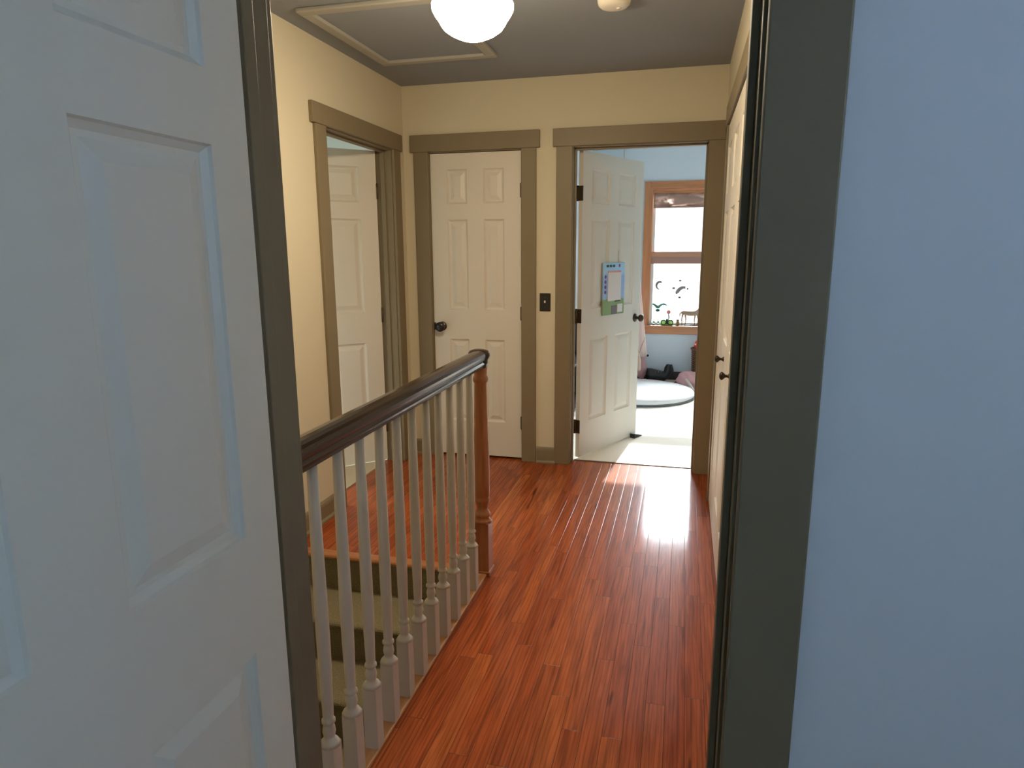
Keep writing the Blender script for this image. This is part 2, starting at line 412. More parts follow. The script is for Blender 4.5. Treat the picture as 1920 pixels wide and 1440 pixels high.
# ------------------------------------------------------------------ six panel doors
def panel_faces(m, W, Ht, th, cols, rows, mat):
    """both faces of a raised panel door; cols/rows = list of (start, end) of the sunk panels"""
    xs = sorted({0.0, W} | {v for c in cols for v in c}); zs = sorted({0.0, Ht} | {v for r in rows for v in r})
    bm = m.bm; mi = m._mi(mat)
    def quad(ps):
        f = bm.faces.new([bm.verts.new(p) for p in ps]); f.material_index = mi
    for side in (0, 1):
        y = -th if side == 0 else 0.0
        inn = 1 if side == 0 else -1
        for i in range(len(xs)-1):
            for k in range(len(zs)-1):
                x0, x1, z0, z1 = xs[i], xs[i+1], zs[k], zs[k+1]
                ispan = any(abs(c[0]-x0) < 1e-6 for c in cols) and any(abs(r[0]-z0) < 1e-6 for r in rows)
                if not ispan: quad([(x0,y,z0),(x1,y,z0),(x1,y,z1),(x0,y,z1)]); continue
                loops = []
                for ins, dep in ((0, 0), (0.003, 0.005), (0.012, 0.012), (0.020, 0.012), (0.045, 0.004)):
                    d = y + inn*dep
                    loops.append([(x0+ins,d,z0+ins),(x1-ins,d,z0+ins),(x1-ins,d,z1-ins),(x0+ins,d,z1-ins)])
                for A, B in zip(loops, loops[1:]):
                    for q in range(4): quad([A[q], A[(q+1)%4], B[(q+1)%4], B[q]])
                quad(loops[-1])
    for a in (0.0, W): quad([(a,-th,0),(a,0,0),(a,0,Ht),(a,-th,Ht)])
    for z in (0.0, Ht): quad([(0,-th,z),(W,-th,z),(W,0,z),(0,0,z)])
    bmesh.ops.remove_doubles(bm, verts=bm.verts, dist=1e-5)

ROWS = [(0.24, 0.805), (1.005, 1.59), (1.69, 1.905)]
def six_panel(name, W, mat, loc, rz, label, th=0.035, Ht=2.005, stile=0.112, mid=0.112, rows=ROWS, cols=None):
    pw = (W - 2*stile - mid)/2
    cols = cols or [(stile, stile+pw), (W-stile-pw, W-stile)]
    m = MB(); panel_faces(m, W, Ht, th, cols, rows, mat)
    o = m.build(name, None, None, loc, (0, 0, rz))
    return struct(o, label, 'door')

def knob_on(door, x, z, ydir, y0, mat=BLACK, r=0.027):
    m = MB()
    m.lathe([(0.0005, 0), (0.031, 0), (0.031, 0.004), (0.026, 0.008), (0.012, 0.010), (0.010, 0.028), (0.014, 0.034), (0.022, 0.038), (r, 0.046), (r, 0.053), (r*0.86, 0.060), (r*0.55, 0.065), (0.0005, 0.066)], (0,0,0), 20, axis='Y', caps=False)
    o = m.build('knob', mat, door, (x, y0, z), (0, 0, 0 if ydir > 0 else math.pi))
    return o
def hinge_at(door, z, x=0.0, y=0.006, mat=BRASSY):
    m = MB(); m.lathe([(0.0065, -0.046), (0.0065, 0.046)], (x - 0.004, y, z), 10)
    m.lathe([(0.003, 0.046), (0.0055, 0.047), (0.004, 0.052)], (x - 0.004, y, z), 10)
    m.box(x - 0.0015, x + 0.0005, -0.032, y, z - 0.044, z + 0.044)
    return m.build('hinge', mat, door)

# door_2: closed, on the back wall; hinges on its right edge
d2 = six_panel('door_2', 0.606, DOOR, (D2[0] + 0.003, YB + 0.047, 0.016), 0, 'closed narrow cream six-panel door on the back wall')
knob_on(d2, 0.058, 0.890, -1, -0.035, r=0.033)
MB().box(0.0005, 0.012, -0.0365, -0.035, 0.865, 0.915, 0.0004).build('latch_plate', BLACK, d2)
for z in (1.765, 0.985, 0.245):
    m = MB(); m.lathe([(0.006, -0.045), (0.006, 0.045)], (0.611, -0.040, z), 10); m.box(0.600, 0.618, -0.037, -0.0352, z-0.044, z+0.044)
    m.build('hinge', BRASSY, d2)
# door_3: bedroom door, opened 65 degrees into the bedroom
d3 = six_panel('door_3', 0.775, DOOR, (-0.673, YB + 0.121, 0.016), R(64.5), 'open cream six-panel bedroom door with a printed board on it', th=0.03)
knob_on(d3, 0.71, 0.90, -1, -0.03, BRONZE); knob_on(d3, 0.71, 0.90, 1, 0.0, BRONZE)
for z in (1.745, 0.965, 0.215):
    m = MB(); m.lathe([(0.0075, -0.048), (0.0075, 0.048)], (-0.006, 0.004, z), 10)
    m.box(-0.002, -0.0002, -0.034, 0.004, z-0.046, z+0.046)
    m.build('hinge', BRASSY, d3)
    m = MB(); m.box(-0.690, -0.6885, YB + 0.078, YB + 0.112, z + 0.016 - 0.046, z + 0.016 + 0.046, 0.0005)
    hp = m.build('hinge_plate', BRASSY); hp.parent = bpy.data.objects['trim_4']
# door_1: left wall, ajar into the side room
d1 = six_panel('door_1', 0.78, DOOR, (XL - 0.098, D1[1] - 0.023, 0.016), R(-90 - 45), 'cream six-panel door ajar in the left wall doorway')
d1.rotation_euler = (0, 0, R(225))
knob_on(d1, 0.72, 0.90, 1, 0.0); knob_on(d1, 0.72, 0.90, -1, -0.035)
for z in (1.76, 0.98, 0.24):
    hinge_at(d1, z, 0.0, -0.0)
# door_4: the near door, swung flat against the view's left edge
NROWS = [(0.19, 0.755), (0.955, 1.54), (1.64, 1.87)]
d4 = six_panel('door_4', 0.755, NEARDOOR, (-0.646, 0.930, 0.016), R(-90), 'white six-panel door swung open at the near left edge', stile=0.082, mid=0.13, rows=NROWS)
knob_on(d4, 0.70, 0.90, 1, 0.0, BLACK)
for z in (1.75, 0.97, 0.2): hinge_at(d4, z, 0.0, -0.032)

# door_5: closet folding doors on the right wall
PW = (CL[1]-CL[0]-0.034)/4
bif = thing('door_5', 'pair of cream folding closet doors on the right wall', 'door', (XR - 0.012, CL[0]+0.017, 0.02)); bif['kind'] = 'structure'
for k in range(4):
    m = MB(); panel_faces(m, PW-0.004, 2.0, 0.03, [(0.075, PW-0.079)], [(0.20, 0.80), (0.98, 1.57), (1.66, 1.89)], DOOR)
    p = m.build('folding_panel', None, bif, (0.0, PW*k + 0.002, 0.0), (0, 0, R(90)))
    if k in (1, 2):
        kb = MB(); kb.lathe([(0.0005,0),(0.012,0),(0.010,0.004),(0.006,0.008),(0.006,0.016),(0.011,0.021),(0.0165,0.028),(0.0165,0.032),(0.010,0.038),(0.0005,0.040)], (0,0,0), 14, axis='Y', caps=False)
        kb.build('knob', BRONZE, p, (PW*0.5, 0.0, 0.905), (0, 0, 0))

# ------------------------------------------------------------------ stairs
st = thing('staircase', 'carpeted stairs going down behind the white balusters', 'stairs', (-1.31, 2.66, 0))
RISE, RUN = 0.183, 0.255
for k in range(8):
    zt = -RISE*(k+1); yb = 2.672 - RUN*k     # riser k meets tread k+1 at its back
    m = MB(); m.box(-0.499, 0.458, yb - 2.66, yb - 2.66 + 0.02, zt, zt + RISE - (0.024 if k == 0 else 0.03), 0.0)
    m.build('riser', STAIRC, st)
    yf = yb - RUN
    m = MB()
    nose = [(yb-2.66, zt), (yb-2.66, zt-0.03), (yf-2.66, zt-0.03)]
    arc = [(yf-2.66 - 0.017*math.sin(a) - 0.008, zt - 0.016 + 0.016*math.cos(a)) for a in [math.pi*(1 - i/7) for i in range(8)]]
    m.prism(nose + arc, 'X', -0.499, 0.458)
    m.build('tread', STAIRC, st)
wall('wall_stair', 'Y', 0.55, 2.692, -0.851, -0.80, -3.0, 0.0, HALL)
wall('wall_stair_end', 'X', -1.865, -0.79, 0.5, 0.55, -3.0, 0.0, HALL)
struct(MB().box(-1.865, -0.79, 0.5, 2.72, -3.05, -3.0).build('floor.001', STAIRC), 'dark lower floor under the stairs', 'floor')
struct(MB().box(-1.81, -0.851, 2.70, 2.72, -3.0, -0.16).build('wall_landing', HALL), 'wall under the landing', 'wall')

# ------------------------------------------------------------------ balustrade
BX = -0.807
rl = thing('stair_railing', 'stair railing with dark handrail, white turned balusters and oak newel post', 'railing', (BX, 1.86, 0))
m = MB(); m.box(-0.044, 0.022, -0.797, 0.755, 0.0, 0.014, 0.004)
m.build('base_rail', CURB, rl)
def sq_ring(m, a, z):
    return [m.bm.verts.new((sx*a, sy*a, z)) for sx, sy in ((-1,-1),(1,-1),(1,1),(-1,1))]
def baluster_mesh():
    m = MB(); B = 0.0205
    z0, zs = 0.012, 0.205
    m.box(-B, B, -B, B, z0, zs, 0.0015)
    # chamfered shoulder into the turning
    m.lathe([(0.0272, zs-0.001), (0.0225, zs+0.007), (0.0165, zs+0.014), (0.0135, zs+0.018), (0.0142, zs+0.024), (0.0165, zs+0.034), (0.0150, zs+0.046), (0.0122, zs+0.054), (0.0125, zs+0.058), (0.0172, zs+0.061), (0.0172, zs+0.067), (0.0128, zs+0.071), (0.0135, zs+0.080), (0.0160, zs+0.20), (0.0166, zs+0.30), (0.0150, zs+0.50), (0.0125, zs+0.735)], (0,0,0), 16)
    bmesh.ops.recalc_face_normals(m.bm, faces=m.bm.faces)
    return m
bal0 = baluster_mesh().build('baluster', BALW, rl)
bys = [2.485 - 0.1172*i for i in range(12)]
for i, y in enumerate(bys):
    o = bal0 if i == 0 else bal0.copy()
    if i: COL.objects.link(o); o.parent = rl
    o.location = (0.0, y - 1.86 - 0.004, 0)
# newel
m = MB()
m.box(-0.036, 0.036, -0.036, 0.036, 0.0, 0.245, 0.003)
m.lathe([(0.044, 0.243), (0.036, 0.254), (0.030, 0.262), (0.034, 0.270), (0.0355, 0.278), (0.031, 0.288), (0.024, 0.300), (0.026, 0.318), (0.032, 0.338), (0.034, 0.348), (0.030, 0.356), (0.033, 0.364), (0.0335, 0.42), (0.033, 0.55), (0.0300, 0.70), (0.0270, 0.83), (0.0265, 0.862), (0.031, 0.868), (0.033, 0.877), (0.031, 0.887), (0.0265, 0.893), (0.0275, 0.915), (0.031, 0.94)], (0,0,0), 28)
m.box(-0.042, 0.042, -0.042, 0.042, -0.0, 0.022, 0.004)
m.build('newel_post', NEWEL, rl, (-0.006, 2.655 - 1.86, 0))
# handrail: profile in (x, z)
pr = []
half = [(0.0, 0.935), (0.020, 0.935), (0.022, 0.938), (0.022, 0.944), (0.0255, 0.948), (0.0265, 0.953), (0.024, 0.958), (0.024, 0.964), (0.029, 0.968), (0.0325, 0.976), (0.0335, 0.985), (0.031, 0.994), (0.025, 1.000), (0.014, 1.004), (0.0, 1.0055)]
prof = half + [(-x, z) for x, z in half[-2:0:-1]]
m = MB(); m.prism(prof, 'Y', 1.062 - 1.86, 2.61 - 1.86, smooth=False)
m.build('handrail', RAIL, rl)
m = MB()
m.lathe([(0.0005, 0.931), (0.030, 0.931), (0.033, 0.936), (0.034, 0.946), (0.038, 0.952), (0.038, 0.962), (0.043, 0.970), (0.046, 0.980), (0.045, 0.992), (0.038, 1.002), (0.020, 1.008), (0.0005, 1.009)], (0,0,0), 32, caps=False)
m.build('rail_end_cap', RAIL, rl, (-0.004, 2.632 - 1.86, 0))

# ------------------------------------------------------------------ ceiling things
lamp = thing('ceiling_light', 'lit white schoolhouse globe light hanging from the hall ceiling', 'ceiling light', (-0.775, 2.5, H))
m = MB(); m.lathe([(0.0005, 0.0), (0.075, 0.0), (0.075, -0.012), (0.062, -0.028), (0.052, -0.045), (0.052, -0.085), (0.060, -0.09), (0.060, -0.10), (0.0005, -0.10)], (0,0,0), 32, caps=False)
m.build('fitter', BRONZE, lamp)
m = MB(); m.lathe([(0.052, -0.095), (0.052, -0.112), (0.075, -0.122), (0.115, -0.136), (0.139, -0.153), (0.1475, -0.172), (0.146, -0.188), (0.136, -0.206), (0.124, -0.222), (0.115, -0.238), (0.105, -0.251), (0.083, -0.266), (0.055, -0.279), (0.028, -0.288), (0.0005, -0.291)], (0,0,0), 48, caps=False)
m.build('glass_shade', OPAL, lamp)

h = thing('attic_hatch', 'painted attic hatch framed by a raised moulding on the ceiling', 'hatch', (-1.35, 3.30, H))
m = MB(); x0, x1, y0, y1, w, t = -0.33, 0.33, -0.47, 0.43, 0.055, 0.02
for q in ((x0, x1, y0, y0+w), (x0, x1, y1-w, y1), (x0, x0+w, y0+w, y1-w), (x1-w, x1, y0+w, y1-w)): m.box(q[0], q[1], q[2], q[3], -t, 0, 0.006)
m.build('frame_moulding', paint('hatch_moulding_paint', (0.37, 0.36, 0.32), 0.5, 0.03), h)
MB().box(x0+w, x1-w, y0+w, y1-w, -0.006, 0).build('hatch_panel', CEIL, h)

s_ = thing('smoke_detector', 'round white smoke detector at the top edge of the view', 'smoke detector', (-0.335, 3.085, H))
m = MB(); m.lathe([(0.0005, -0.036), (0.035, -0.036), (0.055, -0.032), (0.066, -0.022), (0.070, -0.008), (0.070, 0)], (0,0,0), 32, caps=False); m.build('housing', CREAMP, s_)
MB().lathe([(0.0005, -0.040), (0.009, -0.040), (0.010, -0.036)], (0.02, 0, 0), 12, caps=False).build('test_button', CREAMP, s_)

# light switch
s_ = thing('light_switch', 'black light switch plate with a white toggle between the two doors', 'light switch', (-0.8635, YB, 1.078))
MB().box(-0.036, 0.036, -0.006, 0, -0.058, 0.058, 0.003).build('plate', BLACK, s_)
MB().box(-0.005, 0.005, -0.017, -0.006, -0.004, 0.012, 0.002).build('toggle', CREAMP, s_)
for z in (-0.030, 0.030): MB().lathe([(0.0035, -0.0075), (0.0035, -0.006)], (0, 0, 0), 8, axis='Y').build('screw', BRASSY, s_, (0, 0, z))

# ------------------------------------------------------------------ bedroom
YF = 7.45
BXL, BXR = -1.00, 2.2
WX0, WX1, WZ0, WZ1 = -0.375, 0.85, 0.60, 2.04
wall('wall_bedroom_front', 'X', BXL - 0.06, BXR + 0.06, 4.327, 4.385, 0, H, BLUE, [(D3[0]-0.014, D3[1]+0.014, 0.0, DH+0.002)])
wall('wall_bedroom_far', 'X', BXL - 0.06, BXR + 0.06, YF, YF + 0.14, 0, H, BLUE, [(WX0, WX1, WZ0, WZ1)])
wall('wall_bedroom_left', 'Y', 4.385, YF, BXL - 0.06, BXL, 0, H, BLUE)
wall('wall_bedroom_right', 'Y', 4.385, YF, BXR, BXR + 0.06, 0, H, BLUE)
struct(MB().box(BXL - 0.06, BXR + 0.06, 4.327, YF + 0.14, H, H + 0.08).build('ceiling.001', WHITE), 'white bedroom ceiling', 'ceiling')
struct(MB().box(BXL - 0.06, BXR + 0.06, 4.36, YF + 0.14, -0.16, 0.004).build('floor.002', BEDC), 'pale bedroom carpet beyond the doorway', 'floor')
m = MB(); m.prism([(4.352, 0), (4.368, 0), (4.366, 0.005), (4.354, 0.005)], 'X', D3[0]+0.014, D3[1]-0.014)
struct(m.build('trim_8', plain('threshold_strip', (0.10, 0.06, 0.035), 0.5)), 'thin dark threshold strip where the oak meets the carpet', 'threshold')
m = MB(); m.box(BXL, BXR, YF - 0.014, YF, 0.004, 0.095, 0.003)
struct(m.build('baseboard_bedroom', plain('dark_baseboard', (0.06, 0.055, 0.05), 0.5)), 'dark baseboard below the bedroom window', 'baseboard')
# window_1
m = MB(); cw = 0.066
m.box(WX0 - cw, WX0, YF - 0.02, YF, WZ0 - 0.01, WZ1 + cw, 0.003, PINEV); m.box(WX1, WX1 + cw, YF - 0.02, YF, WZ0 - 0.01, WZ1 + cw, 0.003, PINEV)
m.box(WX0, WX1, YF - 0.02, YF, WZ1, WZ1 + cw, 0.003, PINE)
m.box(WX0 - cw, WX1 + cw, YF - 0.02, YF, WZ0 - 0.095, WZ0 - 0.022, 0.003, PINE)
w1 = struct(m.build('window_1'), 'bedroom window with orange wood casing, overexposed daylight outside', 'window')
MB().box(WX0 - cw - 0.02, WX1 + cw + 0.02, YF - 0.055, YF + 0.10, WZ0 - 0.022, WZ0, 0.004).build('window_sill', PINE, w1)
m = MB()
m.box(WX0, WX0 + 0.02, YF, YF + 0.13, WZ0, WZ1, 0, PINEV); m.box(WX1 - 0.02, WX1, YF, YF + 0.13, WZ0, WZ1, 0, PINEV); m.box(WX0 + 0.02, WX1 - 0.02, YF, YF + 0.13, WZ1 - 0.02, WZ1, 0, PINE)
m.build('window_frame', None, w1)
ZM = 1.335
def sash(z0, z1, y, bot, top, mat):
    m = MB(); a = WX0 + 0.02; b = WX1 - 0.02; sw = 0.032
    m.box(a, a+sw, y, y+0.035, z0, z1, 0.003); m.box(b-sw, b, y, y+0.035, z0, z1, 0.003)
    m.box(a+sw, b-sw, y, y+0.035, z0, z0+bot, 0.003); m.box(a+sw, b-sw, y, y+0.035, z1-top, z1, 0.003)
    o = m.build('sash', mat, w1)
    MB().box(a+sw, b-sw, y+0.015, y+0.019, z0+bot, z1-top).build('pane', GLASS, o)
sash(ZM, WZ1 - 0.02, YF + 0.075, 0.05, 0.04, VINYL)
sash(WZ0, ZM + 0.005, YF + 0.035, 0.03, 0.055, VINYL)
MB().box(WX0 + 0.02, WX1 - 0.02, YF + 0.026, YF + 0.035, ZM - 0.010, ZM + 0.050, 0.003).build('meeting_rail', wood('meeting_rail_wood', (0.42, 0.22, 0.14), (0.55, 0.30, 0.18), 'X', 0.7), w1)
MB().box(WX0 + 0.02, WX1 - 0.02, YF + 0.029, YF + 0.035, ZM - 0.078, ZM - 0.010, 0.003).build('meeting_rail', RAILW, w1)

# roman shade gathered at the window head
shd = thing('roman_blind', 'gathered brown fabric blind across the top of the bedroom window', 'blind', ((WX0+WX1)/2, YF + 0.012, 1.985))
SH = NT('blind_fabric'); SH.set(Base_Color=(0.42, 0.28, 0.22, 1), Roughness=0.8)
_c = SH.add('ShaderNodeTexCoord'); _m = SH.add('ShaderNodeMapping'); _m.inputs['Scale'].default_value = (5, 1, 22); SH.link(_c.outputs['Object'], _m.inputs['Vector'])
_n = SH.add('ShaderNodeTexNoise'); _n.inputs['Scale'].default_value = 1.0; _n.inputs['Detail'].default_value = 3; _n.inputs['Distortion'].default_value = 1.2; SH.link(_m.outputs['Vector'], _n.inputs['Vector'])
_r = SH.add('ShaderNodeMapRange'); _r.inputs['From Min'].default_value = 0.46; _r.inputs['From Max'].default_value = 0.66; _r.inputs['To Min'].default_value = 0.04; _r.inputs['To Max'].default_value = 0.55; SH.link(_n.outputs['Fac'], _r.inputs['Value'])
_t = SH.add('ShaderNodeBsdfTranslucent'); _t.inputs['Color'].default_value = (0.85, 0.72, 0.66, 1); _x = SH.add('ShaderNodeMixShader')
SH.link(_r.outputs['Result'], _x.inputs[0]); SH.link(SH.b.outputs[0], _x.inputs[1]); SH.link(_t.outputs[0], _x.inputs[2]); SH.link(_x.outputs[0], SH.out.inputs['Surface']); SHADEM = SH.m
hw = (WX1-WX0)/2 - 0.03
m = MB(); n = 24
for i in range(n):
    u0, u1 = -hw + 2*hw*i/n, -hw + 2*hw*(i+1)/n
    for zz0, zz1 in ((0, -0.05), (-0.05, -0.10), (-0.10, -0.135)):
        f = m.bm.faces.new([m.bm.verts.new((u, -0.006 - 0.010*math.sin(k*40 + u*9) - 0.006*math.sin(u*31), k)) for u, k in ((u0, zz0), (u1, zz0), (u1, zz1), (u0, zz1))]); f.smooth = True
bmesh.ops.remove_doubles(m.bm, verts=m.bm.verts, dist=1e-5)
bmesh.ops.solidify(m.bm, geom=m.bm.faces[:], thickness=0.003)
m.build('fabric', SHADEM, shd)
MB().box(-hw, hw, -0.012, 0.008, -0.002, 0.028, 0.003).build('head_rail', PINE, shd)
MB().box(-hw, hw, -0.020, 0.002, -0.150, -0.133, 0.003).build('bottom_bar', RAILW, shd)

# play canopy hanging beside the window
CURT = sheer('pale_pink_net', (0.93, 0.83, 0.79), 0.45)
cu = thing('play_canopy', 'pale pink fabric canopy hanging behind the open bedroom door', 'canopy', (-0.63, 7.02, 0))
m = MB(); rows = []
KZ = [(2.02, 0.10), (1.3, 0.18), (1.0, 0.21), (0.6, 0.26), (0.3, 0.295), (0.12, 0.33)]
NZ, NX = 24, 120
for j in range(NZ+1):
    z = 2.02 - 1.69*j/NZ
    for (za, ra), (zb, rb_) in zip(KZ, KZ[1:]):
        if zb - 1e-6 <= z <= za + 1e-6: rr = ra + (rb_-ra)*(za-z)/(za-zb); break
    row = []
    for i in range(NX):
        a = 2*math.pi*i/NX; k = rr*(1 - 0.055 + 0.055*math.cos(a*18 + 0.4*math.sin(z*3)))
        row.append(m.bm.verts.new((k*math.cos(a), k*0.86*math.sin(a), z)))
    rows.append(row)
for a, b in zip(rows, rows[1:]):
    for i in range(NX):
        f = m.bm.faces.new((a[i], a[(i+1)%NX], b[(i+1)%NX], b[i])); f.smooth = True
bmesh.ops.solidify(m.bm, geom=m.bm.faces[:], thickness=0.002)
m.build('drape', CURT, cu)
TB = plain('tan_cord', (0.55, 0.40, 0.30), 0.8)
m = MB(); m.tube([(0.10*math.cos(a), 0.086*math.sin(a), 2.025) for a in [2*math.pi*i/24 for i in range(25)]], 0.008, 8); m.build('hoop', TB, cu)
m = MB(); m.tube([(0, 0, 2.43), (0.0, 0, 2.2), (0.098, 0, 2.03)], 0.003, 6); m.tube([(0.0, 0, 2.2), (-0.098, 0, 2.03)], 0.003, 6); m.tube([(0.0, 0, 2.2), (0, -0.084, 2.03)], 0.003, 6); m.build('hanging_cord', TB, cu)
m = MB(); m.lathe([(0.004, 0.10), (0.009, 0.085), (0.007, 0.075), (0.013, 0.065), (0.018, 0.03), (0.021, -0.06), (0.016, -0.075)], (0, 0, 0.0), 14); m.tube([(-0.055, 0.03, 0.27), (-0.02, 0.012, 0.17), (0, 0, 0.09)], 0.004); m.tube([(0.055, 0.04, 0.26), (0.02, 0.012, 0.17), (0, 0, 0.09)], 0.004)
m.build('tassel', TB, cu, (0.222, -0.200, 0.28))

# things on the window sill and on the glass
SZ = WZ0
SY = YF + 0.004
GRN = plain('green_enamel', (0.07, 0.26, 0.14), 0.4); LIME = plain('lime_plastic', (0.45, 0.80, 0.22), 0.4); DGRN = plain('dark_green_plastic', (0.015, 0.06, 0.02), 0.35)
POT = plain('grey_pot', (0.35, 0.36, 0.34), 0.6)
def succulent():
    t = thing('potted_succulent', '', 'plant', (0,0,0))
    MB().lathe([(0.0005,0),(0.010,0),(0.013,0.020),(0.011,0.020),(0.0005,0.018)], (0,0,0), 14, caps=False).build('pot', POT, t)
    m = MB()
    for k in range(9):
        a = k*2.4; tl = 0.3 + 0.08*k
        m.ball((0.008*math.cos(a), 0.008*math.sin(a), 0.028 + 0.0016*k), 0.006, None, 1, (0.9, 0.9, 1.7))
    m.build('leaves', GRN, t); return t
px = lambda x: x
a = succulent(); a.location = (-0.300, SY, SZ); tag(a, 'small green succulent on the window sill, further from the lime discs', 'plant', 'succulents on the sill')
b = copy_tree(a); b.location = (-0.253, SY, SZ); tag(b, 'small green succulent on the window sill, right beside the lime discs', 'plant', 'succulents on the sill')
g = thing('toy_binoculars', 'lime green toy with two round discs and dark rims on the sill', 'toy', (-0.160, SY, SZ + 0.032))
for sx in (-1, 1):
    m = MB(); m.lathe([(0.022, -0.012), (0.031, -0.012), (0.032, 0.0), (0.031, 0.012), (0.022, 0.012), (0.022, -0.012)], (0,0,0), 24, axis='Y', caps=False); rim = m.build('rim', DGRN, g, (sx*0.037, 0, 0), (0, R(20*sx), 0))
    MB().lathe([(0.0005, -0.010), (0.023, -0.010), (0.023, 0.010), (0.0005, 0.010)], (0,0,0), 24, axis='Y', caps=False).build('lens', LIME, g, (sx*0.037, 0, 0))
m = MB(); m.lathe([(0.010, -0.024), (0.014, 0.01), (0.011, 0.03), (0.004, 0.038)], (0, 0, 0.004), 12); m.build('bridge', DGRN, g)
f_ = thing('flower_ornament', 'pink flower ornament on a dark stem above the lime toy', 'ornament', (-0.147, SY + 0.018, SZ))
MB().tube([(0.004, 0, 0.0), (0.002, 0, 0.06), (0.006, 0, 0.085), (-0.002, 0, 0.13)], [0.003, 0.004, 0.007, 0.004]).build('stem', plain('grey_stem', (0.12, 0.13, 0.13), 0.5), f_)
m = MB()
for k in range(6): m.ball((0.013*math.cos(k*1.047), -0.002*k/6, 0.142 + 0.013*math.sin(k*1.047)), 0.010, None, 2, (1, 0.6, 1))
m.ball((0, -0.006, 0.142), 0.008, None, 2); m.build('blossom', plain('coral_petals', (0.62, 0.22, 0.22), 0.6), f_)
o_ = thing('owl_figurine', 'small brown owl figurine on the window sill', 'figurine', (-0.048, SY, SZ))
BRW = plain('brown_ceramic', (0.20, 0.15, 0.08), 0.5)
m = MB(); m.lathe([(0.010, 0), (0.018, 0.008), (0.021, 0.024), (0.018, 0.040), (0.013, 0.048)], (0,0,0), 18); m.ball((0, 0, 0.054), 0.016, None, 2, (1, 0.9, 0.9)); m.build('body', BRW, o_)
for sx in (-1, 1): MB().lathe([(0.0055, 0), (0.0005, 0.016)], (sx*0.010, 0, 0.064), 8, caps=False).build('ear', BRW, o_)
sl = tag(MB().box(-0.034, 0.034, -0.012, 0.012, 0, 0.008, 0.002).build('pocket_knife', plain('dark_steel', (0.06, 0.06, 0.06), 0.4), None, (0.055, SY - 0.01, SZ), (0, 0, R(12))), 'slim dark bar lying on the sill right of the owl', 'knick-knack')
sl = tag(MB().box(-0.018, 0.018, -0.006, 0.006, 0, 0.006, 0.0015).build('pencil_stub', plain('dark_pencil', (0.10, 0.10, 0.10), 0.5), None, (-0.350, SY - 0.01, SZ)), 'thin dark stub at the left end of the sill', 'knick-knack')
# toy horse, hind quarters towards us
t = thing('toy_horse', 'tan toy horse standing on the right of the window sill', 'toy', (0.062, SY + 0.015, SZ))
TAN = plain('tan_plush', (0.36, 0.27, 0.20), 0.9)
m = MB(); m.tube([(-0.075, 0, 0.135), (-0.055, 0, 0.140), (-0.02, 0, 0.134), (0.03, 0, 0.130), (0.075, 0, 0.136), (0.105, 0, 0.160), (0.125, 0, 0.195), (0.150, 0, 0.215), (0.185, 0, 0.200)], [0.014, 0.022, 0.025, 0.027, 0.027, 0.022, 0.017, 0.017, 0.010], 12); m.build('body', TAN, t)
for x, dx in ((-0.058, -0.012), (-0.035, 0.010), (0.070, -0.006), (0.092, 0.010)):
    m = MB(); m.tube([(x, 0.006 if dx > 0 else -0.006, 0.125), (x + dx, 0.006 if dx > 0 else -0.006, 0.065), (x + dx*0.3, 0.006 if dx > 0 else -0.006, 0.002)], [0.011, 0.006, 0.005], 8); m.build('leg', TAN, t)
m = MB(); m.tube([(-0.075, 0, 0.140), (-0.088, 0, 0.128), (-0.090, 0, 0.095)], [0.007, 0.009, 0.003], 8); m.build('tail', plain('pale_tail', (0.55, 0.48, 0.36), 0.9), t)
for sx in (-1, 1): MB().lathe([(0.006, 0), (0.0005, 0.022)], (0.148, sx*0.010, 0.226), 8, caps=False).build('ear', TAN, t)
# window decals: small flat gel stickers on the lower pane
DY = YF + 0.048
GEL = plain('grey_gel', (0.22, 0.21, 0.22), 0.5); TEAL = plain('teal_gel', (0.05, 0.26, 0.20), 0.4)
def poly_decal(name, pts, z, x, mat, label, th=0.002):
    m = MB(); m.prism([(p[0]*1.15, p[1]*1.25) for p in pts], 'Y', -th, 0); return tag(m.build(name, mat, None, (x, DY, z)), label, 'window sticker')
cres = [(0.038*math.cos(a), 0.038*math.sin(a)) for a in [R(60 + i*12) for i in range(18)]] + [(0.008 + 0.027*math.cos(a), -0.006 + 0.027*math.sin(a)) for a in [R(264 - i*12) for i in range(18)]]
poly_decal('window_sticker', cres, 1.028, -0.255, GEL, 'grey crescent moon sticker on the lower window pane')
fish = [(-0.050, -0.030), (-0.040, -0.004), (-0.020, 0.016), (0.010, 0.030), (0.040, 0.028), (0.044, 0.006), (0.022, 0.006), (0.002, -0.006), (-0.018, -0.030), (-0.038, -0.042)]
poly_decal('window_sticker', fish, 0.985, -0.030, GEL, 'large grey winged sticker in the middle of the lower pane')
def dot(x, z, w, h_, lab):
    poly_decal('window_sticker', [(w*math.cos(a), h_*math.sin(a)) for a in [2*math.pi*i/10 for i in range(10)]], z, x, GEL, lab)
dot(-0.040, 1.078, 0.013, 0.007, 'tiny grey dot sticker above the winged sticker')
dot(-0.105, 0.998, 0.015, 0.010, 'small grey dot sticker left of the winged sticker')
dot(0.040, 0.992, 0.009, 0.009, 'tiny grey dot sticker right of the winged sticker')
dot(-0.040, 0.900, 0.014, 0.008, 'tiny grey dot sticker below the winged sticker')
bfly = [(0, 0.0), (0.03, 0.016), (0.055, 0.022), (0.078, 0.012), (0.095, -0.012), (0.072, 0.004), (0.045, 0.006), (0.028, -0.006), (0.016, -0.022), (0, -0.026), (-0.016, -0.022), (-0.028, -0.006), (-0.045, 0.006), (-0.072, 0.004), (-0.095, -0.012), (-0.078, 0.012), (-0.055, 0.022), (-0.03, 0.016)]
bf = poly_decal('window_sticker', bfly, 0.808, -0.265, TEAL, 'teal winged sticker low on the left of the pane')
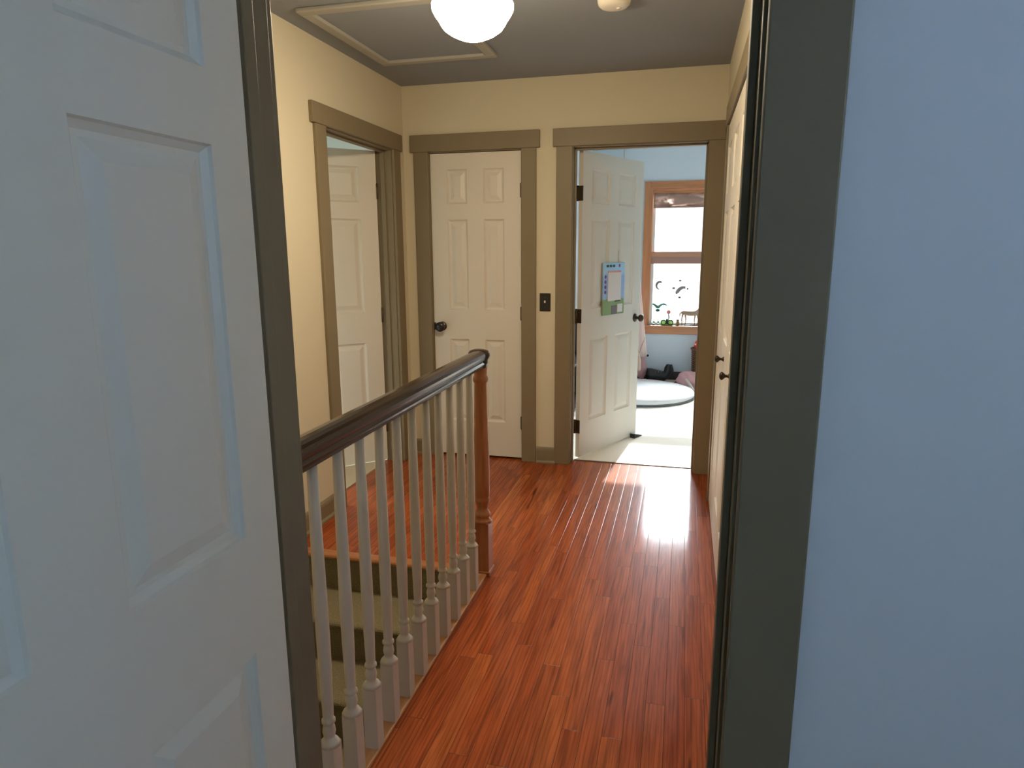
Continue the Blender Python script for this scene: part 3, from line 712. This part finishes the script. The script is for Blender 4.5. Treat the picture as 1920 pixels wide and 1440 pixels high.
m = MB(); m.ball((0, -0.001, -0.050), 0.022, None, 2, (1.1, 0.08, 0.75)); m.build('drop', plain('dark_teal_gel', (0.01, 0.10, 0.08), 0.4), bf)

# floor: round floor cushion with a grey bound edge
rg = thing('floor_cushion', 'large round white floor cushion with a grey bound edge', 'cushion', (-0.40, 6.58, 0.004))
m = MB(); RR = 0.55
m.lathe([(0.0005, 0.084), (0.2, 0.082), (RR*0.7, 0.076), (RR*0.88, 0.067), (RR*0.97, 0.055), (RR, 0.034), (RR*0.985, 0.016)], (0,0,0), 72, caps=False); m.build('plush_top', paint('white_plush', (0.84, 0.84, 0.84), 0.95, 0.03, 40, 0.4, 200), rg)
m = MB(); m.lathe([(0.0005, 0.0), (RR*0.985, 0.0), (RR+0.004, 0.006), (RR+0.005, 0.016), (RR*0.98, 0.022)], (0,0,0), 72, caps=False); m.build('binding', plain('grey_binding', (0.16, 0.17, 0.18), 0.9), rg)

# black boot lying behind the cushion
BOOT = plain('black_boot_leather', (0.012, 0.013, 0.016), 0.4)
bt = thing('boot', 'black lace-up boot lying behind the round cushion with its toe pointing up', 'boot', (-0.185, 7.30, 0.008))
m = MB(); m.tube([(-0.165, 0, 0.072), (-0.12, 0, 0.072), (-0.04, 0, 0.064), (0.015, 0, 0.060), (0.045, 0, 0.075), (0.055, 0, 0.112), (0.058, 0, 0.155), (0.058, 0, 0.190)], [0.069, 0.068, 0.060, 0.056, 0.050, 0.042, 0.036, 0.016], 14); m.build('upper', BOOT, bt)
m = MB(); m.tube([(0.083, 0, 0.037), (0.094, 0, 0.08), (0.096, 0, 0.13), (0.088, 0, 0.187)], [0.020, 0.022, 0.024, 0.012], 12); m.build('sole', plain('dark_rubber', (0.03, 0.03, 0.035), 0.7), bt)
for k in range(4):
    MB().tube([(-0.10 + 0.03*k, -0.050, 0.105), (-0.094 + 0.03*k, 0.0, 0.136), (-0.10 + 0.03*k, 0.050, 0.105)], 0.003, 6).build('lace', plain('grey_laces', (0.35, 0.35, 0.37), 0.8), bt)
pk = thing('soft_toy', 'pink and white stuffed toy slumped beside the black boot', 'toy', (-0.410, 7.375, 0.004))
m = MB(); m.ball((0, 0, 0.13), 0.055, None, 3, (1, 0.8, 2.35), 0.02); m.build('body', plain('pink_plush', (0.75, 0.45, 0.45), 0.9), pk)
m = MB(); m.ball((0.02, -0.01, 0.275), 0.045, None, 3, (1, 0.8, 1)); m.build('head', plain('pale_plush', (0.80, 0.66, 0.62), 0.9), pk)
m = MB(); m.ball((0.062, -0.03, 0.275), 0.013, None, 2); m.build('nose', BLACK, pk)
# crumpled pink bag
bg = thing('fabric_bag', 'crumpled pink fabric bag lying beside the round cushion', 'bag', (0.100, 7.035, 0.004))
m = MB(); m.ball((0, 0, 0.075), 0.118, None, 4, (1.1, 0.9, 0.85))
for v in m.bm.verts:
    k = 1 + 0.10*math.sin(v.co.x*38 + v.co.z*30) * math.cos(v.co.y*31 + v.co.x*14) + 0.05*math.sin(v.co.z*90 + v.co.x*40)
    v.co.x *= k; v.co.y *= k; v.co.z = max(0.0, 0.075 + (v.co.z - 0.075)*k)
m.build('bag_body', paint('pink_cotton', (0.62, 0.36, 0.37), 0.9, 0.12, 12), bg)
m = MB(); m.tube([(-0.04, -0.09, 0.10), (0.0, -0.14, 0.06), (0.03, -0.20, 0.022), (0.06, -0.26, 0.014)], [0.018, 0.018, 0.016, 0.012], 10); m.build('strap', plain('pale_strap', (0.72, 0.64, 0.60), 0.9), bg)
m = MB(); m.ball((-0.112, 0.05, 0.03), 0.036, None, 2, (1.3, 1, 0.7), 0.1); m.build('tie', plain('mauve_tie', (0.18, 0.11, 0.12), 0.9), bg)
# basket
bk = thing('wicker_basket', 'tall brown woven basket under the right of the window', 'basket', (0.236, 7.31, 0.004))
WICK = NT('wicker'); co = WICK.add('ShaderNodeTexCoord'); wv = WICK.add('ShaderNodeTexBrick'); wv.inputs['Scale'].default_value = 1; wv.inputs['Color1'].default_value = (0.16, 0.075, 0.035, 1); wv.inputs['Color2'].default_value = (0.24, 0.12, 0.06, 1); wv.inputs['Mortar'].default_value = (0.03, 0.012, 0.007, 1); wv.inputs['Brick Width'].default_value = 0.05; wv.inputs['Row Height'].default_value = 0.022; wv.inputs['Mortar Size'].default_value = 0.004
WICK.link(co.outputs['Object'], wv.inputs['Vector']); WICK.link(wv.outputs['Color'], WICK.b.inputs['Base Color']); WICK.set(Roughness=0.6)
mp = WICK.add('ShaderNodeMapping'); mp.inputs['Rotation'].default_value = (R(90), 0, 0); WICK.link(co.outputs['Object'], mp.inputs['Vector']); WICK.link(mp.outputs['Vector'], wv.inputs['Vector'])
prof = [(0.0005, 0.0), (0.115, 0.0)]
for k in range(16): z = 0.012 + 0.022*k; rr = 0.115 + 0.012*k/15; prof += [(rr - 0.004, z), (rr + 0.004, z + 0.011)]
prof += [(0.132, 0.37), (0.124, 0.372), (0.118, 0.35), (0.110, 0.02), (0.0005, 0.02)]
MB().lathe(prof, (0,0,0), 30, caps=False).build('basket_body', WICK.m, bk)
m = MB(); m.tube([(0.13*math.cos(a), 0.13*math.sin(a), 0.372) for a in [2*math.pi*i/30 for i in range(31)]], 0.009, 8); m.build('rim', plain('wicker_rim', (0.17, 0.08, 0.04), 0.6), bk)
rb = thing('stuffed_snake', 'red stuffed toy poking out of the woven basket', 'toy', (0.180, 7.272, 0.027))
MB().tube([(0, 0, 0.05), (0.01, 0.0, 0.20), (0, 0, 0.34), (-0.004, -0.01, 0.40), (-0.004, -0.01, 0.44)], [0.040, 0.040, 0.040, 0.048, 0.028], 16).build('body', plain('red_cloth', (0.60, 0.05, 0.06), 0.7), rb)
for q in (-1, 1): MB().ball((-0.016 + 0.022*q, -0.050, 0.405), 0.009, None, 2).build('eye', CREAMP, rb)
gb = thing('toy_canister', 'tall white toy canister with a green patch standing in the basket', 'toy', (0.262, 7.362, 0.027))
MB().lathe([(0.0005, 0), (0.044, 0), (0.047, 0.45), (0.055, 0.47), (0.055, 0.545), (0.042, 0.562), (0.0005, 0.566)], (0,0,0), 24, caps=False).build('tub', plain('white_plastic', (0.72, 0.80, 0.70), 0.4), gb)
m = MB(); m.ball((-0.016, -0.046, 0.505), 0.032, None, 3, (1, 0.35, 1.1)); m.build('green_patch', plain('green_plastic', (0.10, 0.42, 0.22), 0.4), gb)

# low bookcase behind the door, glimpsed through the hinge gap
bc = thing('bookcase', 'low dark bookcase glimpsed through the hinge gap of the bedroom door', 'bookcase', (-0.995, 5.85, 0.004))
DKW = plain('dark_shelf_wood', (0.05, 0.04, 0.035), 0.5)
for y in (-0.32, 0.30): MB().box(0.0, 0.13, y, y + 0.02, 0, 0.85).build('side_panel', DKW, bc)
for z in (0.04, 0.43, 0.83): MB().box(0.0, 0.13, -0.30, 0.30, z, z + 0.02).build('shelf', DKW, bc)
MB().box(-0.004, 0.0, -0.32, 0.32, 0, 0.85).build('back_panel', DKW, bc)

# door stop
ds = thing('door_stop', 'black rubber door stop at the foot of the open bedroom door', 'door stop', (-0.305, 5.035, 0.004), R(64.5 - 90))
m = MB(); m.prism([(-0.055, 0), (0.055, 0), (0.055, 0.006), (-0.050, 0.034), (-0.055, 0.034)], 'X', -0.02, 0.02); m.build('wedge', plain('black_rubber', (0.015, 0.017, 0.018), 0.6), ds)

# printed board hanging on the bedroom door
def door_pt(s, z, out=0.0):
    a = R(64.5); u = Vector((math.cos(a), math.sin(a), 0)); n = Vector((u.y, -u.x, 0))
    return Vector((-0.673, YB + 0.121, 0)) + n*(0.03 + out) + u*s + Vector((0, 0, z))
a = R(64.5)
nb = thing('hanging_memo_board', 'blue and green printed board with a white notepad on the door', 'memo board', door_pt(0.385, 1.143, 0.008), a)
SKY = NT('board_print'); co = SKY.add('ShaderNodeTexCoord'); sp = SKY.add('ShaderNodeSeparateXYZ'); SKY.link(co.outputs['Object'], sp.inputs['Vector'])
nz = SKY.add('ShaderNodeTexNoise'); nz.inputs['Scale'].default_value = 26; SKY.link(co.outputs['Object'], nz.inputs['Vector'])
ad = SKY.add('ShaderNodeMath', operation='MULTIPLY_ADD'); SKY.link(nz.outputs['Fac'], ad.inputs[0]); ad.inputs[1].default_value = 0.05; SKY.link(sp.outputs['Z'], ad.inputs[2])
mr = SKY.add('ShaderNodeMapRange'); mr.inputs['From Min'].default_value = -0.175; mr.inputs['From Max'].default_value = 0.20; SKY.link(ad.outputs[0], mr.inputs['Value'])
cr = SKY.add('ShaderNodeValToRGB'); cr.color_ramp.interpolation = 'LINEAR'; e = cr.color_ramp.elements
e[0].position = 0.0; e[0].color = (0.22, 0.34, 0.15, 1); e[1].position = 1.0; e[1].color = (0.36, 0.62, 0.80, 1)
for p_, c_ in ((0.33, (0.25, 0.36, 0.14, 1)), (0.36, (0.30, 0.46, 0.72, 1)), (0.75, (0.27, 0.42, 0.74, 1)), (0.85, (0.40, 0.62, 0.85, 1))):
    q = e.new(p_); q.color = c_
SKY.link(mr.outputs['Result'], cr.inputs['Fac']); SKY.link(cr.outputs['Color'], SKY.b.inputs['Base Color']); SKY.set(Roughness=0.35)
MB().box(-0.140, 0.140, -0.004, 0.004, -0.178, 0.178, 0.002).build('board', SKY.m, nb)
MB().box(-0.085, 0.085, -0.010, -0.004, -0.082, 0.112, 0.001).build('notepad', plain('note_paper', (0.72, 0.68, 0.66), 0.8), nb)
MB().box(-0.080, 0.082, -0.0105, -0.004, 0.112, 0.122, 0.0005).build('notepad_header', plain('coral_strip', (0.72, 0.30, 0.24), 0.6), nb)
PUR = plain('purple_print', (0.16, 0.08, 0.28), 0.6)
for k, z in enumerate((0.085, 0.05, 0.015, -0.02)): MB().lathe([(0.0005, -0.0055), (0.012, -0.0055), (0.012, -0.004)], (0,0,0), 12, axis='Y', caps=False).build('picture_spot', PUR, nb, (-0.112, 0, z))
for k, x in enumerate((-0.085, -0.045, -0.005)): MB().box(x - 0.015, x + 0.012, -0.0055, -0.004, 0.148, 0.164, 0.0005).build('letter_mark', plain('navy_print', (0.04, 0.08, 0.12), 0.6), nb)
MB().box(0.058, 0.078, -0.006, -0.004, 0.148, 0.168, 0.001).build('hanging_clip', plain('purple_clip', (0.25, 0.06, 0.22), 0.5), nb)
MB().box(-0.028, 0.040, -0.007, -0.004, -0.176, -0.115, 0.001).build('photo_patch', plain('grey_photo', (0.16, 0.14, 0.15), 0.5), nb)
MB().box(0.046, 0.112, -0.009, -0.004, -0.165, -0.108, 0.001).build('white_tag', plain('tag_paper', (0.70, 0.70, 0.68), 0.7), nb)
MB().box(0.012, 0.080, -0.010, -0.006, -0.090, -0.078, 0.0005).build('clip_bar', plain('dark_bar', (0.06, 0.09, 0.05), 0.5), nb)
MB().tube([(0.068, 0.0, 0.165), (0.067, 0.003, 0.20), (0.066, 0.004, 0.26)], 0.0012, 6).build('string', plain('red_string', (0.35, 0.14, 0.10), 0.7), nb)

# ------------------------------------------------------------------ side room beyond the left wall
wall('wall_side_right', 'Y', 2.9, 5.4, -1.925, -1.865, 0, H, SIDE, [(D1[0]-0.014, D1[1]+0.014, 0.0, DH+0.002)])
wall('wall_side_left', 'Y', 2.9, 5.4, -4.36, -4.3, 0, H, SIDE, [(3.3, 4.5, 0.8, 2.0)])
wall('wall_side_front', 'X', -4.36, -1.865, 2.84, 2.9, 0, H, SIDE)
wall('wall_side_back', 'X', -4.36, -1.865, 5.4, 5.46, 0, H, SIDE)
struct(MB().box(-4.36, -1.865, 2.84, 5.46, H, H+0.08).build('ceiling.002', WHITE), 'white ceiling of the left side room', 'ceiling')
struct(MB().box(-4.36, -1.92, 2.84, 5.46, -0.16, 0.004).build('floor.003', SIDEC), 'tan carpet of the left side room', 'floor')
m = MB(); m.box(-4.3, -4.28, 3.23, 3.3, 0.73, 2.07, 0.003); m.box(-4.3, -4.28, 4.5, 4.57, 0.73, 2.07, 0.003); m.box(-4.3, -4.28, 3.3, 4.5, 2.0, 2.07, 0.003); m.box(-4.3, -4.25, 3.23, 4.57, 0.73, 0.8, 0.003)
w2 = struct(m.build('side_fill_window', PINE), 'unseen window added to light the left side room', 'window'); MB().box(-4.335, -4.331, 3.3, 4.5, 0.8, 2.0).build('pane', GLASS, w2)  # out of view, added to bring daylight into the side room

# ------------------------------------------------------------------ near room (camera side)
NX0, NX1, NY0 = -2.2, 1.5, -2.3
wall('wall_near', 'X', NX0, NX1, 0.945, 1.003, 0, H, STUDY, [(N0-0.014, N1+0.014, 0.0, DH+0.002)])
wall('wall_near_left', 'Y', NY0, 0.945, NX0 - 0.06, NX0, 0, H, STUDY)
NW = (-1.0, 0.0, 1.40, 2.18)
wall('wall_near_right', 'Y', NY0, 0.945, NX1, NX1 + 0.12, 0, H, STUDY, [NW])
wall('wall_near_back', 'X', NX0 - 0.06, NX1 + 0.12, NY0 - 0.06, NY0, 0, H, STUDY)
struct(MB().box(NX0 - 0.06, NX1 + 0.06, NY0 - 0.12, 1.003, H, H + 0.08).build('ceiling.003', WHITE), 'white ceiling of the near room', 'ceiling')
struct(MB().box(NX0 - 0.06, NX1 + 0.06, NY0 - 0.12, 0.93, -0.16, 0.0).build('floor.004', SIDEC), 'carpet of the near room', 'floor')
m = MB(); x = NX1
m.box(x-0.02, x, NW[0]-0.07, NW[0], NW[2]-0.07, NW[3]+0.07, 0.003); m.box(x-0.02, x, NW[1], NW[1]+0.07, NW[2]-0.07, NW[3]+0.07, 0.003); m.box(x-0.02, x, NW[0], NW[1], NW[3], NW[3]+0.07, 0.003); m.box(x-0.04, x, NW[0]-0.07, NW[1]+0.07, NW[2]-0.07, NW[2], 0.003)
m.box(x+0.05, x+0.09, NW[0], NW[1], 1.78, 1.82, 0.003)
w3 = struct(m.build('near_fill_window', PINE), 'unseen window added beside the viewer as fill light for the near room', 'window'); MB().box(x+0.096, x+0.10, NW[0], NW[1], NW[2], NW[3]).build('diffuser_pane', sheer('fill_diffuser', (0.80, 0.86, 0.92), 0.92), w3)  # unseen window with a diffusing pane, added to fill the near room

# ------------------------------------------------------------------ light
wd = bpy.data.worlds.new('World'); SC.world = wd; wd.use_nodes = True
nt = wd.node_tree; bgn = nt.nodes['Background']
co = nt.nodes.new('ShaderNodeTexCoord'); sp = nt.nodes.new('ShaderNodeSeparateXYZ'); nt.links.new(co.outputs['Generated'], sp.inputs[0])
mr = nt.nodes.new('ShaderNodeMapRange'); mr.inputs['From Min'].default_value = 0.085; mr.inputs['From Max'].default_value = 0.26; nt.links.new(sp.outputs['Z'], mr.inputs['Value'])
cr = nt.nodes.new('ShaderNodeValToRGB'); cr.color_ramp.elements[0].color = (0.045, 0.047, 0.046, 1); cr.color_ramp.elements[1].color = (0.82, 0.92, 1.0, 1)
nt.links.new(mr.outputs['Result'], cr.inputs['Fac']); nt.links.new(cr.outputs['Color'], bgn.inputs['Color'])
bgn.inputs['Strength'].default_value = 44.0
sun = bpy.data.lights.new('sun', 'SUN'); sun.energy = 8.0; sun.angle = R(0.6); sun.color = (1.0, 0.95, 0.87)
so = bpy.data.objects.new('sun', sun); COL.objects.link(so)
so.rotation_euler = Vector((-0.113, -1.0, -0.525)).to_track_quat('-Z', 'Y').to_euler()
def portal(name, loc, d, sx, sy):
    l = bpy.data.lights.new(name, 'AREA'); l.shape = 'RECTANGLE'; l.size = sx; l.size_y = sy; l.cycles.is_portal = True
    o = bpy.data.objects.new(name, l); COL.objects.link(o); o.location = loc; o.rotation_euler = Vector(d).to_track_quat('-Z', 'Z').to_euler()
portal('bedroom_window_portal', ((WX0+WX1)/2, YF + 0.145, (WZ0+WZ1)/2), (0, -1, 0), WX1-WX0, WZ1-WZ0)
portal('side_window_portal', (-4.37, 3.9, 1.4), (1, 0, 0), 1.2, 1.2)

# ------------------------------------------------------------------ camera
yaw, pitch, roll, foc = 0.249344835, 0.197230255, -0.00494012315, 1257.33166
cam = bpy.data.cameras.new('camera'); cam.sensor_width = 36; cam.sensor_fit = 'HORIZONTAL'; cam.lens = foc/1920*36; cam.clip_start = 0.02
cy, sy, cp, sp_ = math.cos(yaw), math.sin(yaw), math.cos(pitch), math.sin(pitch)
fw = Vector((-sy*cp, cy*cp, -sp_)); rt = Vector((cy, sy, 0)); up = rt.cross(fw)
r2 = rt*math.cos(roll) + up*math.sin(roll); u2 = up*math.cos(roll) - rt*math.sin(roll)
Mx = Matrix((r2, u2, -fw)).transposed().to_4x4(); Mx.translation = Vector((0, 0, 1.41))
camo = bpy.data.objects.new('camera', cam); COL.objects.link(camo); camo.matrix_world = Mx
SC.camera = camo
SC.view_settings.view_transform = 'Standard'; SC.view_settings.look = 'None'; SC.view_settings.exposure = 0.0; SC.view_settings.gamma = 1.0; SC.view_settings.use_curve_mapping = False
SC.cycles.use_denoising = True
SC.cycles.max_bounces = 12; SC.cycles.diffuse_bounces = 6; SC.cycles.transparent_max_bounces = 16
SC.cycles.sample_clamp_indirect = 8.0
